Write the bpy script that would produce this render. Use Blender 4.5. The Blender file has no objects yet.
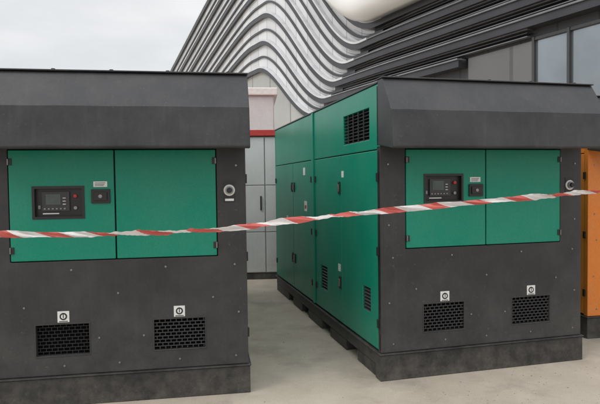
import bpy, bmesh, math, random
from mathutils import Vector, Matrix
random.seed(7)
scene = bpy.context.scene
COL = scene.collection
R = math.radians

# ------------------------------------------------------------------ materials
def new_mat(name):
    m = bpy.data.materials.new(name); m.use_nodes = True
    nt = m.node_tree; b = nt.nodes['Principled BSDF']
    return m, nt, b

def painted(name, col, dust=(0.30,0.28,0.25), dust_amt=0.35, rough=0.45, spec=0.5, low_dirt=0.5, low_h=0.75, streak=0.25, bump=0.02, pmin=0.46, pmax=0.66, psc=5):
    m, nt, b = new_mat(name)
    N = nt.nodes.new; L = nt.links.new
    tc = N('ShaderNodeTexCoord'); oi = N('ShaderNodeObjectInfo')
    mul = N('ShaderNodeMath'); mul.operation='MULTIPLY'; mul.inputs[1].default_value=37.0
    L(oi.outputs['Random'], mul.inputs[0])
    add = N('ShaderNodeVectorMath'); add.operation='ADD'
    L(tc.outputs['Object'], add.inputs[0]); L(mul.outputs[0], add.inputs[1])
    def rng(src,a,b_,c,d):
        r=N('ShaderNodeMapRange'); r.inputs[1].default_value=a; r.inputs[2].default_value=b_; r.inputs[3].default_value=c; r.inputs[4].default_value=d
        L(src,r.inputs[0]); return r.outputs[0]
    def nz(sc,det,ro=0.5,vec=None):
        n=N('ShaderNodeTexNoise'); n.inputs['Scale'].default_value=sc; n.inputs['Detail'].default_value=det; n.inputs['Roughness'].default_value=ro
        L(vec or add.outputs[0], n.inputs['Vector']); return n.outputs['Fac']
    def math_(op,a,b_,clamp=False):
        n=N('ShaderNodeMath'); n.operation=op; n.use_clamp=clamp
        for i,v in enumerate((a,b_)):
            if isinstance(v,(int,float)): n.inputs[i].default_value=v
            else: L(v,n.inputs[i])
        return n.outputs[0]
    d1 = rng(nz(2.2,9,0.65),0.40,0.80,0.0,dust_amt)
    mp = N('ShaderNodeMapping'); mp.inputs['Scale'].default_value=(22,22,0.9); L(add.outputs[0], mp.inputs['Vector'])
    d2 = rng(nz(1.0,4,0.5,mp.outputs[0]),0.55,0.85,0.0,streak)
    sx = N('ShaderNodeSeparateXYZ'); L(tc.outputs['Object'], sx.inputs[0])
    h3 = rng(sx.outputs['Z'],low_h,0.0,0.0,low_dirt)
    d3 = math_('MULTIPLY',h3,rng(nz(psc,10,0.72),pmin,pmax,0.15,1.0))
    d5 = math_('MULTIPLY',rng(nz(38,4,0.6),0.64,0.72,0.0,dust_amt*1.3),rng(nz(1.3,2),0.42,0.58,0.0,1.0))
    tot = math_('ADD',math_('ADD',math_('ADD',d1,d2),d5),d3,True)
    mix = N('ShaderNodeMix'); mix.data_type='RGBA'
    mix.inputs[6].default_value=(*col,1); mix.inputs[7].default_value=(*dust,1)
    L(tot, mix.inputs[0])
    n4 = nz(90,3)
    vm = N('ShaderNodeVectorMath'); vm.operation='SCALE'
    L(mix.outputs[2], vm.inputs[0]); L(rng(n4,0.3,0.7,0.92,1.08), vm.inputs['Scale'])
    L(vm.outputs[0], b.inputs['Base Color'])
    L(rng(tot,0,1,rough-0.06,min(1,rough+0.35)), b.inputs['Roughness'])
    b.inputs['Specular IOR Level'].default_value=spec
    hgt = math_('ADD',math_('MULTIPLY',n4,0.02),nz(1.7,1))
    bp = N('ShaderNodeBump'); bp.inputs['Strength'].default_value=1.0; bp.inputs['Distance'].default_value=bump
    L(hgt, bp.inputs['Height']); L(bp.outputs[0], b.inputs['Normal'])
    return m

def simple(name, col, rough=0.5, metal=0.0, spec=0.5, noise=0.12, scale=20):
    m, nt, b = new_mat(name)
    N = nt.nodes.new; L = nt.links.new
    tc = N('ShaderNodeTexCoord'); n = N('ShaderNodeTexNoise'); n.inputs['Scale'].default_value=scale; n.inputs['Detail'].default_value=5
    L(tc.outputs['Object'], n.inputs['Vector'])
    r = N('ShaderNodeMapRange'); r.inputs[1].default_value=0.3; r.inputs[2].default_value=0.7; r.inputs[3].default_value=1-noise; r.inputs[4].default_value=1+noise
    L(n.outputs['Fac'], r.inputs[0])
    v = N('ShaderNodeVectorMath'); v.operation='SCALE'; v.inputs[0].default_value=col; L(r.outputs[0], v.inputs['Scale'])
    L(v.outputs[0], b.inputs['Base Color'])
    b.inputs['Roughness'].default_value=rough; b.inputs['Metallic'].default_value=metal
    b.inputs['Specular IOR Level'].default_value=spec
    return m

M_green  = painted('green_paint', (0.001,0.205,0.132), dust=(0.15,0.25,0.19), dust_amt=0.14, rough=0.38, low_dirt=0.4, streak=0.05, bump=0.010, spec=0.34)
M_char   = painted('charcoal_paint', (0.027,0.027,0.029), dust=(0.20,0.19,0.172), dust_amt=0.15, rough=0.5, low_dirt=0.32, low_h=0.85, streak=0.04, bump=0.015, spec=0.38, pmin=0.42, pmax=0.78, psc=3.5)
M_hood   = painted('charcoal_hood_paint', (0.027,0.028,0.031), dust=(0.18,0.175,0.17), dust_amt=0.20, rough=0.5, low_dirt=0, streak=0.09, bump=0.018, spec=0.38)
M_skid   = painted('black_skid_paint', (0.016,0.016,0.017), dust=(0.36,0.33,0.29), dust_amt=0.10, rough=0.55, low_dirt=0.34, low_h=0.40, streak=0.04, spec=0.3, pmin=0.40, pmax=0.80, psc=9)
M_orange = painted('orange_paint', (0.72,0.20,0.02), dust=(0.5,0.32,0.17), dust_amt=0.15, rough=0.42, low_dirt=0.3, streak=0.06, bump=0.01)
M_grey   = painted('light_grey_paint', (0.54,0.55,0.55), dust=(0.36,0.34,0.31), dust_amt=0.35, rough=0.5, low_dirt=0.5, streak=0.15)
M_red    = simple('red_paint', (0.42,0.03,0.025), 0.5)
M_black  = simple('vent_black', (0.004,0.004,0.005), 0.9, spec=0.1)
M_mesh   = simple('vent_mesh', (0.035,0.035,0.037), 0.5)
M_rub    = simple('black_plastic', (0.012,0.012,0.013), 0.4)
M_steel  = simple('zinc_steel', (0.25,0.25,0.25), 0.4, metal=0.8)
M_label  = simple('white_label', (0.66,0.66,0.64), 0.5, noise=0.08)
M_redbtn = simple('red_button', (0.4,0.02,0.02), 0.35)
M_lcd    = simple('lcd_screen', (0.06,0.08,0.075), 0.2)
M_panelg = simple('controller_grey', (0.03,0.031,0.033), 0.45)
M_seam   = simple('dark_gap', (0.010,0.010,0.011), 0.9)

# ------------------------------------------------------------------ geometry helper
class Part:
    def __init__(s, name, parent, mats, bevel=0.0, seg=2, smooth=False):
        s.bm = bmesh.new(); s.name=name; s.parent=parent
        s.mats = mats if isinstance(mats,(list,tuple)) else [mats]; s.bevel=bevel; s.seg=seg; s.smooth=smooth
    def mbox(s, mp, a0,a1,b0,b1,d0,d1, mi=0):
        pts=[mp(a,b,d) for d in (d0,d1) for (a,b) in ((a0,b0),(a1,b0),(a1,b1),(a0,b1))]
        v=[s.bm.verts.new(p) for p in pts]
        for f in ((0,3,2,1),(4,5,6,7),(0,1,5,4),(1,2,6,5),(2,3,7,6),(3,0,4,7)):
            s.bm.faces.new([v[i] for i in f]).material_index=mi
    def box(s, x0,x1,y0,y1,z0,z1, mi=0):
        s.mbox(lambda a,b,d:(a,b,d),x0,x1,y0,y1,z0,z1,mi)
    def plate(s, mp, a0,a1,b0,b1,d0,d1, holes=(), mi=0):
        A=sorted({a0,a1,*[h[0] for h in holes],*[h[1] for h in holes]})
        B=sorted({b0,b1,*[h[2] for h in holes],*[h[3] for h in holes]})
        cache={}
        def V(a,b,d):
            k=(round(a,5),round(b,5),d)
            if k not in cache: cache[k]=s.bm.verts.new(mp(a,b,d))
            return cache[k]
        def solid(i,j):
            if i<0 or j<0 or i>=len(A)-1 or j>=len(B)-1: return False
            ca=(A[i]+A[i+1])/2; cb=(B[j]+B[j+1])/2
            return not any(h[0]<ca<h[1] and h[2]<cb<h[3] for h in holes)
        for i in range(len(A)-1):
            for j in range(len(B)-1):
                if not solid(i,j): continue
                a,a2,b,b2=A[i],A[i+1],B[j],B[j+1]
                s.bm.faces.new([V(a,b,d1),V(a2,b,d1),V(a2,b2,d1),V(a,b2,d1)]).material_index=mi
                for (ni,nj,p,q) in ((i-1,j,(a,b),(a,b2)),(i+1,j,(a2,b),(a2,b2)),(i,j-1,(a,b),(a2,b)),(i,j+1,(a,b2),(a2,b2))):
                    if not solid(ni,nj):
                        s.bm.faces.new([V(*p,d1),V(*q,d1),V(*q,d0),V(*p,d0)]).material_index=mi
    def cyl(s, mp, a,b,r,d0,d1, n=14, mi=0, r2=None):
        r2 = r if r2 is None else r2
        lo=[s.bm.verts.new(mp(a+r*math.cos(t*2*math.pi/n), b+r*math.sin(t*2*math.pi/n), d0)) for t in range(n)]
        hi=[s.bm.verts.new(mp(a+r2*math.cos(t*2*math.pi/n), b+r2*math.sin(t*2*math.pi/n), d1)) for t in range(n)]
        s.bm.faces.new(hi).material_index=mi
        s.bm.faces.new(lo[::-1]).material_index=mi
        for t in range(n):
            s.bm.faces.new([lo[t],lo[(t+1)%n],hi[(t+1)%n],hi[t]]).material_index=mi
    def prism(s, prof, x0, x1, mi=0, dent=None):
        n=len(prof); xs=[x0+(x1-x0)*i/12 for i in range(13)]
        rings=[[s.bm.verts.new((x,y,z)) for y,z in prof] for x in xs]
        s.bm.faces.new(rings[0]).material_index=mi; s.bm.faces.new(rings[-1][::-1]).material_index=mi
        for a,b in zip(rings,rings[1:]):
            for i in range(n):
                s.bm.faces.new([a[i],b[i],b[(i+1)%n],a[(i+1)%n]]).material_index=mi
        if dent:
            for ri,r in enumerate(rings[1:-1]):
                for vi,(dy,dz) in dent.items():
                    k=math.sin(ri*1.7+vi)*0.5+0.5
                    r[vi].co.y+=dy*k; r[vi].co.z+=dz*k
    def done(s):
        bmesh.ops.recalc_face_normals(s.bm, faces=s.bm.faces)
        me=bpy.data.meshes.new(s.name); s.bm.to_mesh(me); s.bm.free()
        if s.smooth:
            for p in me.polygons: p.use_smooth=True
        for m in s.mats: me.materials.append(m)
        o=bpy.data.objects.new(s.name, me); COL.objects.link(o)
        if s.parent: o.parent=s.parent
        if s.bevel>0:
            bv=o.modifiers.new('bevel','BEVEL'); bv.width=s.bevel; bv.segments=s.seg; bv.limit_method='ANGLE'; bv.angle_limit=R(40)
        return o

def empty(name, loc=(0,0,0), rz=0.0):
    e=bpy.data.objects.new(name,None); COL.objects.link(e); e.location=loc; e.rotation_euler=(0,0,rz); e.empty_display_size=0.2
    return e

# ------------------------------------------------------------------ generator
W, LEN, H = 1.88, 3.95, 2.36
FR = lambda a,b,d: (a,-d,b)
LS = lambda a,b,d: (-d,a,b)
RS = lambda a,b,d: (W+d,a,b)
BK = lambda a,b,d: (a,LEN+d,b)

def brick_grille(P, mp, a0,a1,b0,b1,d, rows=9, pitch=0.040, t=0.005):
    h=(b1-b0)/rows
    for i in range(1,rows):
        P.mbox(mp,a0,a1,b0+i*h-t/2,b0+i*h+t/2,d-0.006,d)
    for i in range(rows):
        off = pitch/2 if i%2 else 0
        a=a0+off+ (0 if off else pitch)
        while a<a1-0.006:
            P.mbox(mp,a-t/2,a+t/2,b0+i*h+t/2,b0+(i+1)*h-t/2,d-0.0065,d-0.0005)
            a+=pitch

def generator(name, loc, rz, body=M_green, doors=M_green, front=M_char, seed=1, win_dz=0.0, solid_vent=False):
    rnd=random.Random(seed)
    E=empty(name,(loc[0],loc[1],0),rz)
    p=Part('body_core',E,M_seam); p.box(0.06,W-0.06,0.06,LEN-0.06,0.2,H-0.03); p.done()
    dr=(0.215,1.665,1.045,1.845)
    v1=(0.37,0.735,0.365,0.59); v2=(1.19,1.56,0.365,0.59)
    p=Part('front_panel',E,front,0.004); p.plate(FR,0.0,W,0.222,1.865,-0.055,0.0,[dr,v1,v2])
    p.plate(FR,0.0,W,1.867,H-0.02,-0.055,-0.001)
    p.done()
    p=Part('door_jamb',E,M_seam); p.mbox(FR,dr[0]+.001,dr[1]-.001,dr[2]+.001,dr[3]-.001,-0.05,-0.03); p.done()
    p=Part('vent_interior',E,M_black)
    for v in (v1,v2): p.mbox(FR,v[0]+.001,v[1]-.001,v[2]+.001,v[3]-.001,-0.054,-0.045)
    p.done()
    p=Part('vent_grille',E,[M_mesh])
    for i,v in enumerate((v1,v2)):
        dd = -0.028 if (i==0 and solid_vent) else -0.005
        brick_grille(p,FR,v[0],v[1],v[2],v[3],dd, t=0.0025 if dd<-0.01 else 0.006)
    p.done()
    p=Part('vent_rim',E,front,0.002)
    for v in (v1,v2): p.plate(FR,v[0]-.008,v[1]+.008,v[2]-.008,v[3]+.008,0.0005,0.004,[(v[0]+.001,v[1]-.001,v[2]+.001,v[3]-.001)])
    p.done()
    win=(0.385,0.715,1.42+win_dz,1.63+win_dz)
    p=Part('door_left',E,doors,0.005); p.plate(FR,0.222,0.932,1.052,1.838,-0.03,0.006,[win]); p.done()
    p=Part('door_right',E,doors,0.005); p.plate(FR,0.942,1.658,1.052,1.838,-0.03,0.006); p.done()
    p=Part('control_panel',E,[M_rub,M_panelg,M_lcd,M_label,M_redbtn,M_steel],0.0)
    w0,w1,z0,z1=win
    p.plate(FR,w0-0.012,w1+0.012,z0-0.012,z1+0.012,-0.03,0.011,[(w0+.006,w1-.006,z0+.006,z1-.006)])
    p.mbox(FR,w0+.001,w1-.001,z0+.001,z1-.001,-0.029,-0.024)
    p.mbox(FR,w0+.05,w0+.235,z0+.045,z1-.03,-0.024,-0.010,1)
    p.mbox(FR,w0+.075,w0+.175,z0+.09,z1-.045,-0.010,-0.008,2)
    for i in range(6): p.mbox(FR,w0+.062+i*.027,w0+.074+i*.027,z0+.056,z0+.066,-0.010,-0.006,5)
    for i in range(3): p.mbox(FR,w0+.19,w0+.210,z0+.09+i*.022,z0+.095+i*.022,-0.010,-0.007,3)
    p.cyl(FR,w1-.055,z1-.06,0.012,-0.024,-0.006,mi=4); p.cyl(FR,w1-.055,z0+.065,0.012,-0.024,-0.008,mi=5)
    p.mbox(FR,w0+.05,w0+.16,z0+.022,z0+.030,-0.024,-0.021,3); p.mbox(FR,w0+.02,w0+.035,z0+.06,z0+.085,-0.024,-0.022,5)
    p.done()
    p=Part('door_latch',E,[M_rub,M_steel,M_label],0.003)
    p.mbox(FR,0.775,0.905,1.455,1.555,0.006,0.020); p.mbox(FR,0.795,0.885,1.475,1.535,0.020,0.030)
    p.cyl(FR,0.84,1.505,0.014,0.030,0.036,mi=1)
    p.done()
    p=Part('latch_label',E,[M_label,M_rub]); p.mbox(FR,0.79,0.885,1.572,1.612,0.006,0.0075)
    for i in range(3): p.mbox(FR,0.80,0.86+0.006*i,1.579+i*.01,1.583+i*.01,0.0075,0.0079,1)
    p.done()
    p=Part('hinges',E,[M_steel,M_rub],0.002)
    for x in (0.2225,1.6575):
        for z in (1.13,1.755):
            sg = 1 if x<1 else -1
            p.mbox(FR,min(x-0.008,x+sg*.024),max(x+0.008,x+sg*.024),z-0.024,z+0.024,0.006,0.013,1)
            p.mbox(FR,x-0.004,x+0.004,z-0.022,z+0.022,0.013,0.020,0)
    p.done()
    p=Part('emergency_stop',E,[M_label,M_rub,M_redbtn,M_steel],0.002)
    p.mbox(FR,1.715,1.80,1.445,1.60,0.0,0.003,1)
    p.cyl(FR,1.757,1.535,0.042,0.003,0.010,24,mi=0); p.cyl(FR,1.757,1.535,0.030,0.010,0.03,20,mi=3); p.cyl(FR,1.757,1.535,0.021,0.03,0.046,18,mi=1,r2=.017)
    p.mbox(FR,1.725,1.79,1.455,1.472,0.003,0.004,0)
    p.done()
    p=Part('warning_labels',E,[M_label,M_rub])
    for cx in (0.56,1.375):
        p.mbox(FR,cx-.040,cx+.040,0.605,0.685,0.0,0.0015)
        p.cyl(FR,cx,0.647,0.026,0.0015,0.003,20,mi=1); p.cyl(FR,cx,0.647,0.016,0.003,0.004,16,mi=0)
        p.mbox(FR,cx-.003,cx+.003,0.636,0.668,0.004,0.005,1)
        p.mbox(FR,cx-.030,cx+.030,0.609,0.614,0.0015,0.003,1)
    p.done()
    p=Part('front_bolts',E,[M_steel],0.0)
    pts=[(x,0.98) for x in (0.10,0.62,1.28,1.79)]+[(x,0.29) for x in (0.1,0.56,0.94,1.37,1.79)]+[(x,z) for x in (0.07,W-0.07) for z in (0.62,1.24,1.72)]+[(0.94,0.80),(0.30,0.72),(1.62,0.74),(0.80,0.48),(1.12,0.48)]
    for x,z in pts: p.cyl(FR,x+rnd.uniform(-.004,.004),z,0.0075,0.0,0.005,8)
    p.done()
    for nm,mp,sgn in (('left_side_panels',LS,1),('right_side_panels',RS,-1)):
        hv=(0.22,0.86,1.93,2.19); lv1=(0.22,0.40,0.50,0.70); lv2=(1.42,1.66,0.45,0.70)
        p=Part(nm,E,body,0.005)
        p.plate(mp,0.003,1.86,1.842,H-0.006,-0.055,0.0,[hv])
        p.plate(mp,0.003,0.945,0.235,1.834,-0.055,0.0,[lv1]); p.plate(mp,0.953,1.86,0.235,1.834,-0.055,0.0,[lv2])
        p.plate(mp,1.94,LEN,1.842,H-0.006,-0.055,0.0)
        p.plate(mp,1.94,2.86,0.235,1.834,-0.055,0.0); p.plate(mp,2.868,LEN,0.235,1.834,-0.055,0.0)
        p.plate(mp,1.866,1.934,0.235,H-0.006,-0.055,0.014)
        p.done()
        p=Part('side_gap',E,M_seam); p.mbox(mp,0.062,LEN-.062,0.225,H-0.032,-0.058,-0.045); p.done()
        p=Part('side_louvres',E,M_mesh)
        for v,n in ((hv,9),(lv1,7),(lv2,8)):
            h=(v[3]-v[2])/n
            for i in range(n):
                z=v[2]+i*h
                q=[p.bm.verts.new(mp(a,b,d)) for a,b,d in ((v[0],z,-0.004),(v[1],z,-0.004),(v[1],z+h*.6,-0.030),(v[0],z+h*.6,-0.030))]
                p.bm.faces.new(q)
        for k in range(1,5):
            a=hv[0]+k*(hv[1]-hv[0])/5; p.mbox(mp,a-.004,a+.004,hv[2],hv[3],-0.006,0.001)
        p.done()
        p=Part('side_handles',E,[M_rub,M_steel,M_label,M_redbtn],0.002)
        for a in (0.99,2.80,2.92):
            for z in (1.53,0.62):
                p.mbox(mp,a-.028,a+.028,z-.06,z+.06,0.0,0.010,0); p.mbox(mp,a-.014,a+.014,z-.035,z+.035,0.010,0.022,1)
        p.done()
        p=Part('side_labels',E,[M_label,M_redbtn,M_rub])
        for a,z,s_ in ((1.02,0.76,.035),(2.25,1.31,.06),(3.2,1.1,.05),(0.90,1.66,.03),(2.3,1.72,.045)):
            p.mbox(mp,a-s_,a+s_,z-s_,z+s_,0.0,0.0015)
        p.mbox(mp,2.21,2.29,1.28,1.32,0.0015,0.0025,1); p.mbox(mp,3.17,3.23,1.08,1.11,0.0015,0.0025,2)
        p.done()
        p=Part('side_hinges',E,[M_rub],0.002)
        for a in (0.045,1.82,1.985,LEN-0.05):
            for z in (0.45,1.03,1.62): p.mbox(mp,a-.015,a+.015,z-.035,z+.035,0.0,0.012)
        p.done()
    p=Part('back_panel',E,body,0.004); p.plate(BK,0.0,W,0.235,H-0.006,-0.055,0.0,[(0.3,1.58,0.5,2.0)])
    p.done()
    p=Part('radiator_grille',E,M_char); p.mbox(BK,0.3,1.58,0.5,2.0,-0.055,-0.05)
    brick_grille(p,BK,0.3,1.58,0.5,2.0,-0.01,rows=24,pitch=0.09)
    p.done()
    p=Part('roof',E,M_hood,0.004); p.box(-0.008,W+0.008,0.02,LEN+0.02,H-0.004,H+0.012); p.done()
    p=Part('front_hood',E,M_hood,0.008,2)
    prof=[(-0.005,H+0.014),(-0.095,H+0.014),(-0.265,2.115),(-0.300,1.840),(-0.285,1.827),(-0.005,1.870)]
    p.prism(prof,-0.018,W+0.018,dent={2:(0.003,0.003),3:(0.008,0.004),4:(0.008,0.004)})
    p.done()
    p=Part('hood_flange',E,M_hood,0.003); p.box(-0.022,W+0.022,-0.115,0.03,H+0.016,H+0.026)
    p.done()
    p=Part('hood_bolts',E,[M_rub])
    for x in (0.12,0.55,0.94,1.33,1.76): p.cyl(lambda a,b,d:(a,b,d),x,-0.05,0.014,H+0.026,H+0.042,8)
    p.done()
    p=Part('skid',E,M_skid,0.006)
    p.box(-0.012,W+0.012,-0.012,0.10,0.0,0.205)
    for x0,x1 in ((0.0,0.10),(W-0.10,W)):
        p.box(x0,x1,0.102,LEN,0.10,0.205)
        for y0,y1 in ((0.102,0.55),(0.85,1.35),(1.65,2.2),(2.5,2.95),(3.2,LEN)):
            p.box(x0+.002,x1-.002,y0,y1,0.0,0.098)
    p.box(0.1,W-0.1,LEN-0.1,LEN,0.0,0.2)
    p.box(-0.02,W+0.02,-0.022,LEN+0.01,0.207,0.219)
    p.done()
    p=Part('skid_interior',E,M_black); p.box(0.25,W-0.25,0.11,LEN-0.11,0.03,0.2); p.done()
    return E

generator('diesel_generator',(-2.262,3.83),R(9.2),seed=1,win_dz=-0.06,solid_vent=True)
generator('diesel_generator',(0.630,4.32),R(14.5),seed=2)
generator('orange_diesel_generator',(2.84,5.42),R(10),body=M_orange,doors=M_orange,front=M_orange,seed=3)

# ------------------------------------------------------------------ light grey container behind the gap
E=empty('equipment_container',(-2.7,8.95,0),R(3))
p=Part('container_body',E,M_grey,0.006); p.box(0.02,4.0,0.03,2.4,0.10,2.36); p.done()
p=Part('container_panels',E,M_grey,0.006)
xs=[0.0,0.55,1.10,1.62,2.13,2.42,2.95,3.5,4.02]
for i in range(len(xs)-1):
    for z0,z1 in ((0.12,0.78),(0.79,1.55),(1.56,2.34)):
        p.mbox(FR,xs[i]+.008,xs[i+1]-.008,z0,z1,-0.03,0.012)
p.done()
p=Part('container_handles',E,M_rub,0.003)
for x in (0.49,1.16,2.06,2.35,2.49): p.mbox(FR,x-.012,x+.012,1.15,1.38,0.012,0.035)
p.done()
p=Part('container_skid',E,M_skid,0.005); p.box(0.0,4.02,0.0,2.4,0.0,0.098); p.done()
p=Part('container_roof_trim',E,M_red,0.006); p.box(-0.03,4.05,-0.05,2.43,2.362,2.46); p.done()
E=empty('white_kiosk',(-1.9,12.3,0),R(5))
p=Part('kiosk_walls',E,M_grey,0.01); p.box(0,1.35,0,1.6,0,3.55); p.done()
p=Part('kiosk_roof',E,M_label,0.02); p.box(-0.08,1.43,-0.08,1.7,3.552,3.72); p.done()
p=Part('kiosk_panels',E,M_grey,0.005)
for i in range(2):
    for j in range(4): p.mbox(FR,0.03+i*.66,0.67+i*.66,0.1+j*.86,0.94+j*.86,0.001,0.015)
p.done()

# ------------------------------------------------------------------ building with wave-shaped bands
def clad(name, col, seam=1.2, dark=0.55, rough=0.4, metal=0.0):
    m, nt, b = new_mat(name); N=nt.nodes.new; L=nt.links.new
    tc=N('ShaderNodeTexCoord'); sx=N('ShaderNodeSeparateXYZ'); L(tc.outputs['Object'],sx.inputs[0])
    d=N('ShaderNodeMath'); d.operation='DIVIDE'; d.inputs[1].default_value=seam; L(sx.outputs['X'],d.inputs[0])
    f=N('ShaderNodeMath'); f.operation='FRACT'; L(d.outputs[0],f.inputs[0])
    l=N('ShaderNodeMath'); l.operation='LESS_THAN'; l.inputs[1].default_value=0.05; L(f.outputs[0],l.inputs[0])
    fl=N('ShaderNodeMath'); fl.operation='FLOOR'; L(d.outputs[0],fl.inputs[0])
    wn=N('ShaderNodeTexWhiteNoise'); wn.noise_dimensions='1D'; L(fl.outputs[0],wn.inputs['W'])
    r=N('ShaderNodeMapRange'); r.inputs[3].default_value=0.88; r.inputs[4].default_value=1.06; L(wn.outputs['Value'],r.inputs[0])
    no=N('ShaderNodeTexNoise'); no.inputs['Scale'].default_value=0.7; no.inputs['Detail'].default_value=6; L(tc.outputs['Object'],no.inputs['Vector'])
    r2=N('ShaderNodeMapRange'); r2.inputs[3].default_value=0.85; r2.inputs[4].default_value=1.15; L(no.outputs['Fac'],r2.inputs[0])
    mu=N('ShaderNodeMath'); mu.operation='MULTIPLY'; L(r.outputs[0],mu.inputs[0]); L(r2.outputs[0],mu.inputs[1])
    v=N('ShaderNodeVectorMath'); v.operation='SCALE'; v.inputs[0].default_value=col; L(mu.outputs[0],v.inputs['Scale'])
    mx=N('ShaderNodeMix'); mx.data_type='RGBA'; L(l.outputs[0],mx.inputs[0]); L(v.outputs[0],mx.inputs[6]); mx.inputs[7].default_value=(col[0]*dark,col[1]*dark,col[2]*dark,1)
    L(mx.outputs[2],b.inputs['Base Color']); b.inputs['Roughness'].default_value=rough; b.inputs['Metallic'].default_value=metal
    return m
M_cladL = clad('silver_cladding',(0.66,0.67,0.69),1.15,0.6,0.25)
M_cladD = clad('dark_cladding',(0.05,0.051,0.055),1.2,0.4)
M_band  = simple('dark_band',(0.035,0.036,0.041),0.3,noise=0.2,scale=1.5)
M_lip   = simple('silver_band_edge',(0.60,0.61,0.63),0.3,metal=0.1,noise=0.12,scale=2)
M_slat  = simple('grey_slat',(0.20,0.203,0.215),0.35,metal=0.2,noise=0.15,scale=2)
M_fascia= simple('white_fascia',(0.86,0.86,0.86),0.25,noise=0.03,scale=0.6)
M_glass = simple('window_glass',(0.30,0.33,0.35),0.04,spec=1.0,noise=0.25,scale=0.4)
M_glass.node_tree.nodes['Principled BSDF'].inputs['Metallic'].default_value=0.7
M_mull  = simple('window_mullion',(0.05,0.052,0.055),0.4)
M_beige = clad('grey_panel',(0.15,0.15,0.15),2.6,0.6,0.45)
M_conc  = clad('grey_wall',(0.40,0.40,0.39),2.4,0.6,0.8)

def sm(t):
    t=max(0,min(1,t)); return t*t*(3-2*t)
def bz(s,k):
    zr=4.75+0.6*k; zc=8.1+1.45*k; s0=14-k; s1=20.6-0.35*k
    z=zr+(zc-zr)*sm((s-s0)/(s1-s0))
    t=max(0,s-s1-1)
    return z-0.33*t*t/(t+3)
B=empty('wave_facade_building',(7.64,14.0,0),math.atan2(0.878,-0.479))
S0,S1=-9.0,40.0
def frange(a,b,st):
    n=max(1,int(round((b-a)/st))); return [a+(b-a)*i/n for i in range(n+1)]
bm=bmesh.new(); ss=frange(S0,S1,0.25)
rows=[None]+[i*0.5 for i in range(0,13)]
grid=[[bm.verts.new((s,0,0 if k is None else bz(s,k))) for k in rows] for s in ss]
for i in range(len(ss)-1):
    for j in range(len(rows)-1):
        f=bm.faces.new([grid[i][j],grid[i+1][j],grid[i+1][j+1],grid[i][j+1]])
        k=rows[j+1]
        f.material_index = 2 if (j==0 and ss[i]>9) else (1 if ss[i]<(14-k)+0.3 else 0)
back=[(bm.verts.new((s,-14,bz(s,6))),bm.verts.new((s,-14,0))) for s in ss]
for i in range(len(ss)-1):
    bm.faces.new([grid[i][-1],grid[i+1][-1],back[i+1][0],back[i][0]]).material_index=0
    bm.faces.new([back[i][0],back[i+1][0],back[i+1][1],back[i][1]]).material_index=2
for i in (0,-1):
    bm.faces.new(grid[i]+[back[i][0],back[i][1]]).material_index=2
bmesh.ops.recalc_face_normals(bm,faces=bm.faces)
me=bpy.data.meshes.new('wall'); bm.to_mesh(me); bm.free()
for m in (M_cladL,M_cladD,M_conc): me.materials.append(m)
o=bpy.data.objects.new('wall',me); COL.objects.link(o); o.parent=B

def sweep(name, k, sa, sb, prof, mat, step=0.2, taper=False, endfade=False):
    bm=bmesh.new(); S=frange(sa,sb,step); rings=[]
    for s in S:
        e=0.05; sl=(bz(s+e,k)-bz(s-e,k))/(2*e); nl=math.sqrt(1+sl*sl)
        f=1.0-0.6*sm((s-8)/6) if taper else 1.0
        g=1.0
        if endfade: g=max(0.05,min(1,(sb-s)/4.0)); f*=g
        rings.append([bm.verts.new((s-sl/nl*dz*g, max(y*f,0.004) if y>0.01 else y, bz(s,k)+dz/nl*g)) for y,dz in prof])
    n=len(prof)
    for a,b in zip(rings,rings[1:]):
        for i in range(n): bm.faces.new([a[i],b[i],b[(i+1)%n],a[(i+1)%n]])
    bm.faces.new(rings[0]); bm.faces.new(rings[-1])
    bmesh.ops.recalc_face_normals(bm,faces=bm.faces)
    me=bpy.data.meshes.new(name); bm.to_mesh(me); bm.free()
    me.materials.append(mat)
    o=bpy.data.objects.new(name,me); COL.objects.link(o); o.parent=B
    return o
def start(k): return 8 if k<0.9 else (4.5 if k<1.4 else (2 if k<1.9 else S0))
for k in range(0,7):
    h=0.22; d=0.40; sp=13.5-k
    sweep('band',k,start(k),S1,[(0.002,-h/2),(d,-h/2),(d,h/2),(0.002,h/2)],M_band,taper=True)
    lip=[(0.05,h/2+.003),(d+.06,h/2+.003),(d+.06,h/2+.09),(0.05,h/2+.09)]
    sweep('band_edge',k,sp,S1,lip,M_lip,taper=True)
    if sp>start(k): sweep('band_edge',k,start(k),sp-0.01,[(y,h/2+.003+(z-h/2-.003)*.55) for y,z in lip],M_slat,taper=True)
for k0 in range(0,6):
    k=k0+0.5; hh=0.055
    sweep('thin_fin',k,13.2-k,S1,[(0.002,-hh),(0.20,-hh),(0.20,hh),(0.002,hh)],M_band,taper=True)
for i in range(1,36):
    k=i/6
    if i%6==0: continue
    sweep('slat',k,start(k),14-k+1.6,[(0.002,-.03),(0.26,-.035),(0.26,-.010),(0.002,0.0)],M_slat if i%2 else M_band,taper=True,endfade=True)
prof=[(0.45,0.02),(0.8,0.0),(1.15,0.12),(1.35,0.35),(1.4,0.75),(1.3,1.3),(0.9,1.6),(0.45,1.65)]
o=sweep('white_fascia',5.15,S0,19.5,prof,M_fascia)
for pl in o.data.polygons: pl.use_smooth=True
P=Part('window_glass',B,M_glass); Q=Part('window_frames',B,M_mull,0.01); Z=Part('solid_panels',B,M_beige)
def glazing(sa,sb,zt,n,zs=(0.2,2.6)):
    w=(sb-sa)/n
    P.box(sa,sb,0.02,0.06,0.15,zt)
    for i in range(n+1):
        x=sa+i*w; Q.box(x-.04,x+.04,0.062,0.15,0.15,zt)
    for z in zs+(zt-.06,):
        for i in range(n): Q.box(sa+i*w+.042,sa+(i+1)*w-.042,0.062,0.13,z-.04,z+.04)
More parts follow.
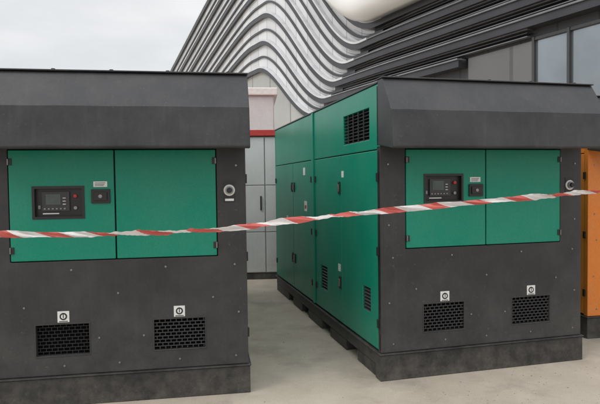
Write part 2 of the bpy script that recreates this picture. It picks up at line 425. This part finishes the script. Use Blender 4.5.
glazing(-9,1.9,5.60,10)
Z.box(1.96,4.35,0.02,0.12,0.0,5.5)
glazing(4.45,13.0,4.55,7)
glazing(14,38,4.0,16)
P.done(); Q.done(); Z.done()

# ------------------------------------------------------------------ barrier tape
m,nt,b=new_mat('barrier_tape'); N=nt.nodes.new; L=nt.links.new
uv=N('ShaderNodeTexCoord'); sx=N('ShaderNodeSeparateXYZ'); L(uv.outputs['UV'],sx.inputs[0])
ma=N('ShaderNodeMath'); ma.operation='MULTIPLY_ADD'; ma.inputs[1].default_value=1/0.30; L(sx.outputs['X'],ma.inputs[0])
mv=N('ShaderNodeMath'); mv.operation='MULTIPLY'; mv.inputs[1].default_value=0.34; L(sx.outputs['Y'],mv.inputs[0]); L(mv.outputs[0],ma.inputs[2])
fr=N('ShaderNodeMath'); fr.operation='FRACT'; L(ma.outputs[0],fr.inputs[0])
lt=N('ShaderNodeMath'); lt.operation='LESS_THAN'; lt.inputs[1].default_value=0.44; L(fr.outputs[0],lt.inputs[0])
mx=N('ShaderNodeMix'); mx.data_type='RGBA'; mx.inputs[6].default_value=(0.78,0.73,0.72,1); mx.inputs[7].default_value=(0.62,0.12,0.10,1); L(lt.outputs[0],mx.inputs[0])
L(mx.outputs[2],b.inputs['Base Color']); b.inputs['Roughness'].default_value=0.3
tr=N('ShaderNodeBsdfTranslucent'); L(mx.outputs[2],tr.inputs[0]); ms=N('ShaderNodeMixShader'); ms.inputs[0].default_value=0.3
L(b.outputs[0],ms.inputs[1]); L(tr.outputs[0],ms.inputs[2]); L(ms.outputs[0],nt.nodes['Material Output'].inputs[0])
M_tape=m
ctrl=[(-3.0,3.25,1.36),(-1.8,3.3,1.298),(-1.1,3.35,1.287),(-0.495,3.4,1.302),(0.0,3.45,1.352),(0.785,3.6,1.412),(2.07,3.8,1.50),(3.2,3.95,1.60)]
def cat(t):
    n=len(ctrl)-1; i=min(int(t*n),n-1); u=t*n-i
    P0=Vector(ctrl[max(i-1,0)]);P1=Vector(ctrl[i]);P2=Vector(ctrl[i+1]);P3=Vector(ctrl[min(i+2,n)])
    return 0.5*((2*P1)+(P2-P0)*u+(2*P0-5*P1+4*P2-P3)*u*u+(3*P1-3*P2+P3-P0)*u**3)
bm=bmesh.new(); uvl=bm.loops.layers.uv.new('UVMap'); NS=700; prev=None; dist=0; lastp=None
rn=random.Random(3); ph=[rn.uniform(0,6) for _ in range(8)]
for i in range(NS+1):
    t=i/NS; c=cat(t)
    if lastp is not None: dist+=(c-lastp).length
    lastp=c
    ang=0.65*math.sin(dist*2.1+0.6)+0.45*math.sin(dist*4.3+ph[0])+0.3*math.sin(dist*11.0+ph[1])
    w=0.0185+0.003*math.sin(dist*7)+0.002*math.sin(dist*19+ph[2])
    tw=Vector((0,math.sin(ang),math.cos(ang)))
    row=[]
    for j in range(7):
        q=(j/3-1)
        off=0.006*math.sin(dist*17+j*.9)+0.004*math.sin(dist*41+j*1.5+ph[3])+0.0025*math.sin(dist*97+j*2.3)
        row.append((bm.verts.new(c+tw*w*q+Vector((0,math.cos(ang),-math.sin(ang)))*off),(dist,j/6)))
    if prev:
        for j in range(6):
            f=bm.faces.new([prev[j][0],row[j][0],row[j+1][0],prev[j+1][0]]); f.smooth=True
            for lp,uvv in zip(f.loops,(prev[j][1],row[j][1],row[j+1][1],prev[j+1][1])): lp[uvl].uv=uvv
    prev=row
me=bpy.data.meshes.new('barrier_tape'); bm.to_mesh(me); bm.free(); me.materials.append(M_tape)
o=bpy.data.objects.new('barrier_tape',me); COL.objects.link(o)
for x,y,z in (ctrl[0],ctrl[-1]):
    E=empty('barrier_post',(x,y,0))
    UP=lambda a,b,d:(a,b,d)
    p=Part('post',E,M_red,0.003); p.cyl(UP,0,0,0.03,0.05,z+0.12,18); p.done()
    p=Part('base',E,M_rub,0.01); p.cyl(UP,0,0,0.18,0.0,0.05,28,r2=0.15); p.done()
    p=Part('cap',E,M_label,0.004); p.cyl(UP,0,0,0.036,z+0.12,z+0.15,18); p.done()

# ------------------------------------------------------------------ ground
m,nt,b=new_mat('concrete'); N=nt.nodes.new; L=nt.links.new
tc=N('ShaderNodeTexCoord')
def noise(sc,det=8,ro=0.6):
    n=N('ShaderNodeTexNoise'); n.inputs['Scale'].default_value=sc; n.inputs['Detail'].default_value=det; n.inputs['Roughness'].default_value=ro
    L(tc.outputs['Object'],n.inputs['Vector']); return n
a=noise(0.5); c=noise(3.5,10,0.7); g=noise(130,2)
cr=N('ShaderNodeValToRGB'); cr.color_ramp.elements[0].position=0.32; cr.color_ramp.elements[0].color=(0.34,0.295,0.235,1)
cr.color_ramp.elements[1].position=0.68; cr.color_ramp.elements[1].color=(0.50,0.445,0.37,1)
mm=N('ShaderNodeMath'); mm.operation='ADD'; mh=N('ShaderNodeMath'); mh.operation='MULTIPLY'; mh.inputs[1].default_value=0.5
L(a.outputs['Fac'],mm.inputs[0]); L(c.outputs['Fac'],mm.inputs[1]); L(mm.outputs[0],mh.inputs[0]); L(mh.outputs[0],cr.inputs[0])
gr=N('ShaderNodeMapRange'); gr.inputs[1].default_value=0.3; gr.inputs[2].default_value=0.7; gr.inputs[3].default_value=0.84; gr.inputs[4].default_value=1.1; L(g.outputs['Fac'],gr.inputs[0])
vs=N('ShaderNodeVectorMath'); vs.operation='SCALE'; L(cr.outputs[0],vs.inputs[0]); L(gr.outputs[0],vs.inputs['Scale'])
st=noise(1.3,8,0.65); sr=N('ShaderNodeMapRange'); sr.inputs[1].default_value=0.53; sr.inputs[2].default_value=0.70; sr.inputs[3].default_value=1.0; sr.inputs[4].default_value=0.70; L(st.outputs['Fac'],sr.inputs[0])
v2=N('ShaderNodeVectorMath'); v2.operation='SCALE'; L(vs.outputs[0],v2.inputs[0]); L(sr.outputs[0],v2.inputs['Scale'])
L(v2.outputs[0],b.inputs['Base Color']); b.inputs['Roughness'].default_value=0.85
bp=N('ShaderNodeBump'); bp.inputs['Strength'].default_value=0.5; bp.inputs['Distance'].default_value=0.004; L(g.outputs['Fac'],bp.inputs['Height']); L(bp.outputs[0],b.inputs['Normal'])
me=bpy.data.meshes.new('ground'); me.from_pydata([(-600,-600,0),(600,-600,0),(600,600,0),(-600,600,0)],[],[(0,1,2,3)]); me.materials.append(m)
o=bpy.data.objects.new('ground',me); COL.objects.link(o)
P=Part('ground_grit',None,simple('grit',(0.25,0.225,0.19),0.9,noise=0.4,scale=3))
rg=random.Random(11)
for i in range(420):
    x=rg.uniform(-0.6,2.8); y=rg.uniform(3.0,8.5) if x<0.8 else rg.uniform(3.4,4.6)
    s_=rg.uniform(0.0015,0.006)*(1 if rg.random()<.93 else 1.8)
    vs_=[P.bm.verts.new((x+s_*dx*rg.uniform(.6,1.2),y+s_*dy*rg.uniform(.6,1.2),0.0005+s_*dz)) for dx,dy,dz in ((1,0,0),(0,1,0),(-1,0,0),(0,-1,0),(0,0,.9))]
    for f in ((0,1,4),(1,2,4),(2,3,4),(3,0,4)): P.bm.faces.new([vs_[q] for q in f])
P.done()

# ------------------------------------------------------------------ sky and light
SE,SR=R(46),R(236)
w=bpy.data.worlds.new('World'); scene.world=w; w.use_nodes=True; nt=w.node_tree; N=nt.nodes.new; L=nt.links.new
bg=nt.nodes['Background']; out=nt.nodes['World Output']
sky=N('ShaderNodeTexSky'); sky.sky_type='NISHITA'; sky.sun_disc=False; sky.sun_elevation=SE; sky.sun_rotation=SR
L(sky.outputs[0],bg.inputs[0]); bg.inputs[1].default_value=0.09
tc=N('ShaderNodeTexCoord'); mp=N('ShaderNodeMapping'); mp.inputs['Scale'].default_value=(1.2,1.2,3.5); L(tc.outputs['Generated'],mp.inputs[0])
n=N('ShaderNodeTexNoise'); n.inputs['Scale'].default_value=2.6; n.inputs['Detail'].default_value=7; n.inputs['Roughness'].default_value=0.5; L(mp.outputs[0],n.inputs['Vector'])
cr=N('ShaderNodeValToRGB'); cr.color_ramp.elements[0].position=0.32; cr.color_ramp.elements[0].color=(0.76,0.78,0.80,1)
cr.color_ramp.elements[1].position=0.68; cr.color_ramp.elements[1].color=(1.0,1.0,1.0,1); L(n.outputs['Fac'],cr.inputs[0])
sx=N('ShaderNodeSeparateXYZ'); L(tc.outputs['Generated'],sx.inputs[0])
gz=N('ShaderNodeMapRange'); gz.inputs[1].default_value=0.3; gz.inputs[2].default_value=1.0; gz.inputs[3].default_value=1.0; gz.inputs[4].default_value=2.5; L(sx.outputs['Z'],gz.inputs[0])
b2=N('ShaderNodeBackground'); L(cr.outputs[0],b2.inputs[0]); L(gz.outputs[0],b2.inputs[1])
mix=N('ShaderNodeMixShader'); mix.inputs[0].default_value=0.88; L(bg.outputs[0],mix.inputs[1]); L(b2.outputs[0],mix.inputs[2]); L(mix.outputs[0],out.inputs[0])
sl=bpy.data.lights.new('sun','SUN'); sl.energy=1.25; sl.angle=R(30); sl.color=(1.0,0.96,0.9)
so=bpy.data.objects.new('sun',sl); COL.objects.link(so)
d=Vector((math.sin(SR)*math.cos(SE), math.cos(SR)*math.cos(SE), math.sin(SE)))
so.rotation_euler=d.to_track_quat('Z','Y').to_euler()

# ------------------------------------------------------------------ camera
cam=bpy.data.cameras.new('camera'); cam.lens=33.0; cam.sensor_width=36; cam.clip_end=2000; cam.clip_start=0.05
co=bpy.data.objects.new('camera',cam); COL.objects.link(co); scene.camera=co
co.matrix_world=Matrix.Translation((0,0,1.58)) @ Matrix.Rotation(R(88.05),4,'X') @ Matrix.Rotation(-0.013,4,'Z')
scene.view_settings.view_transform='Standard'; scene.view_settings.look='None'; scene.view_settings.exposure=0
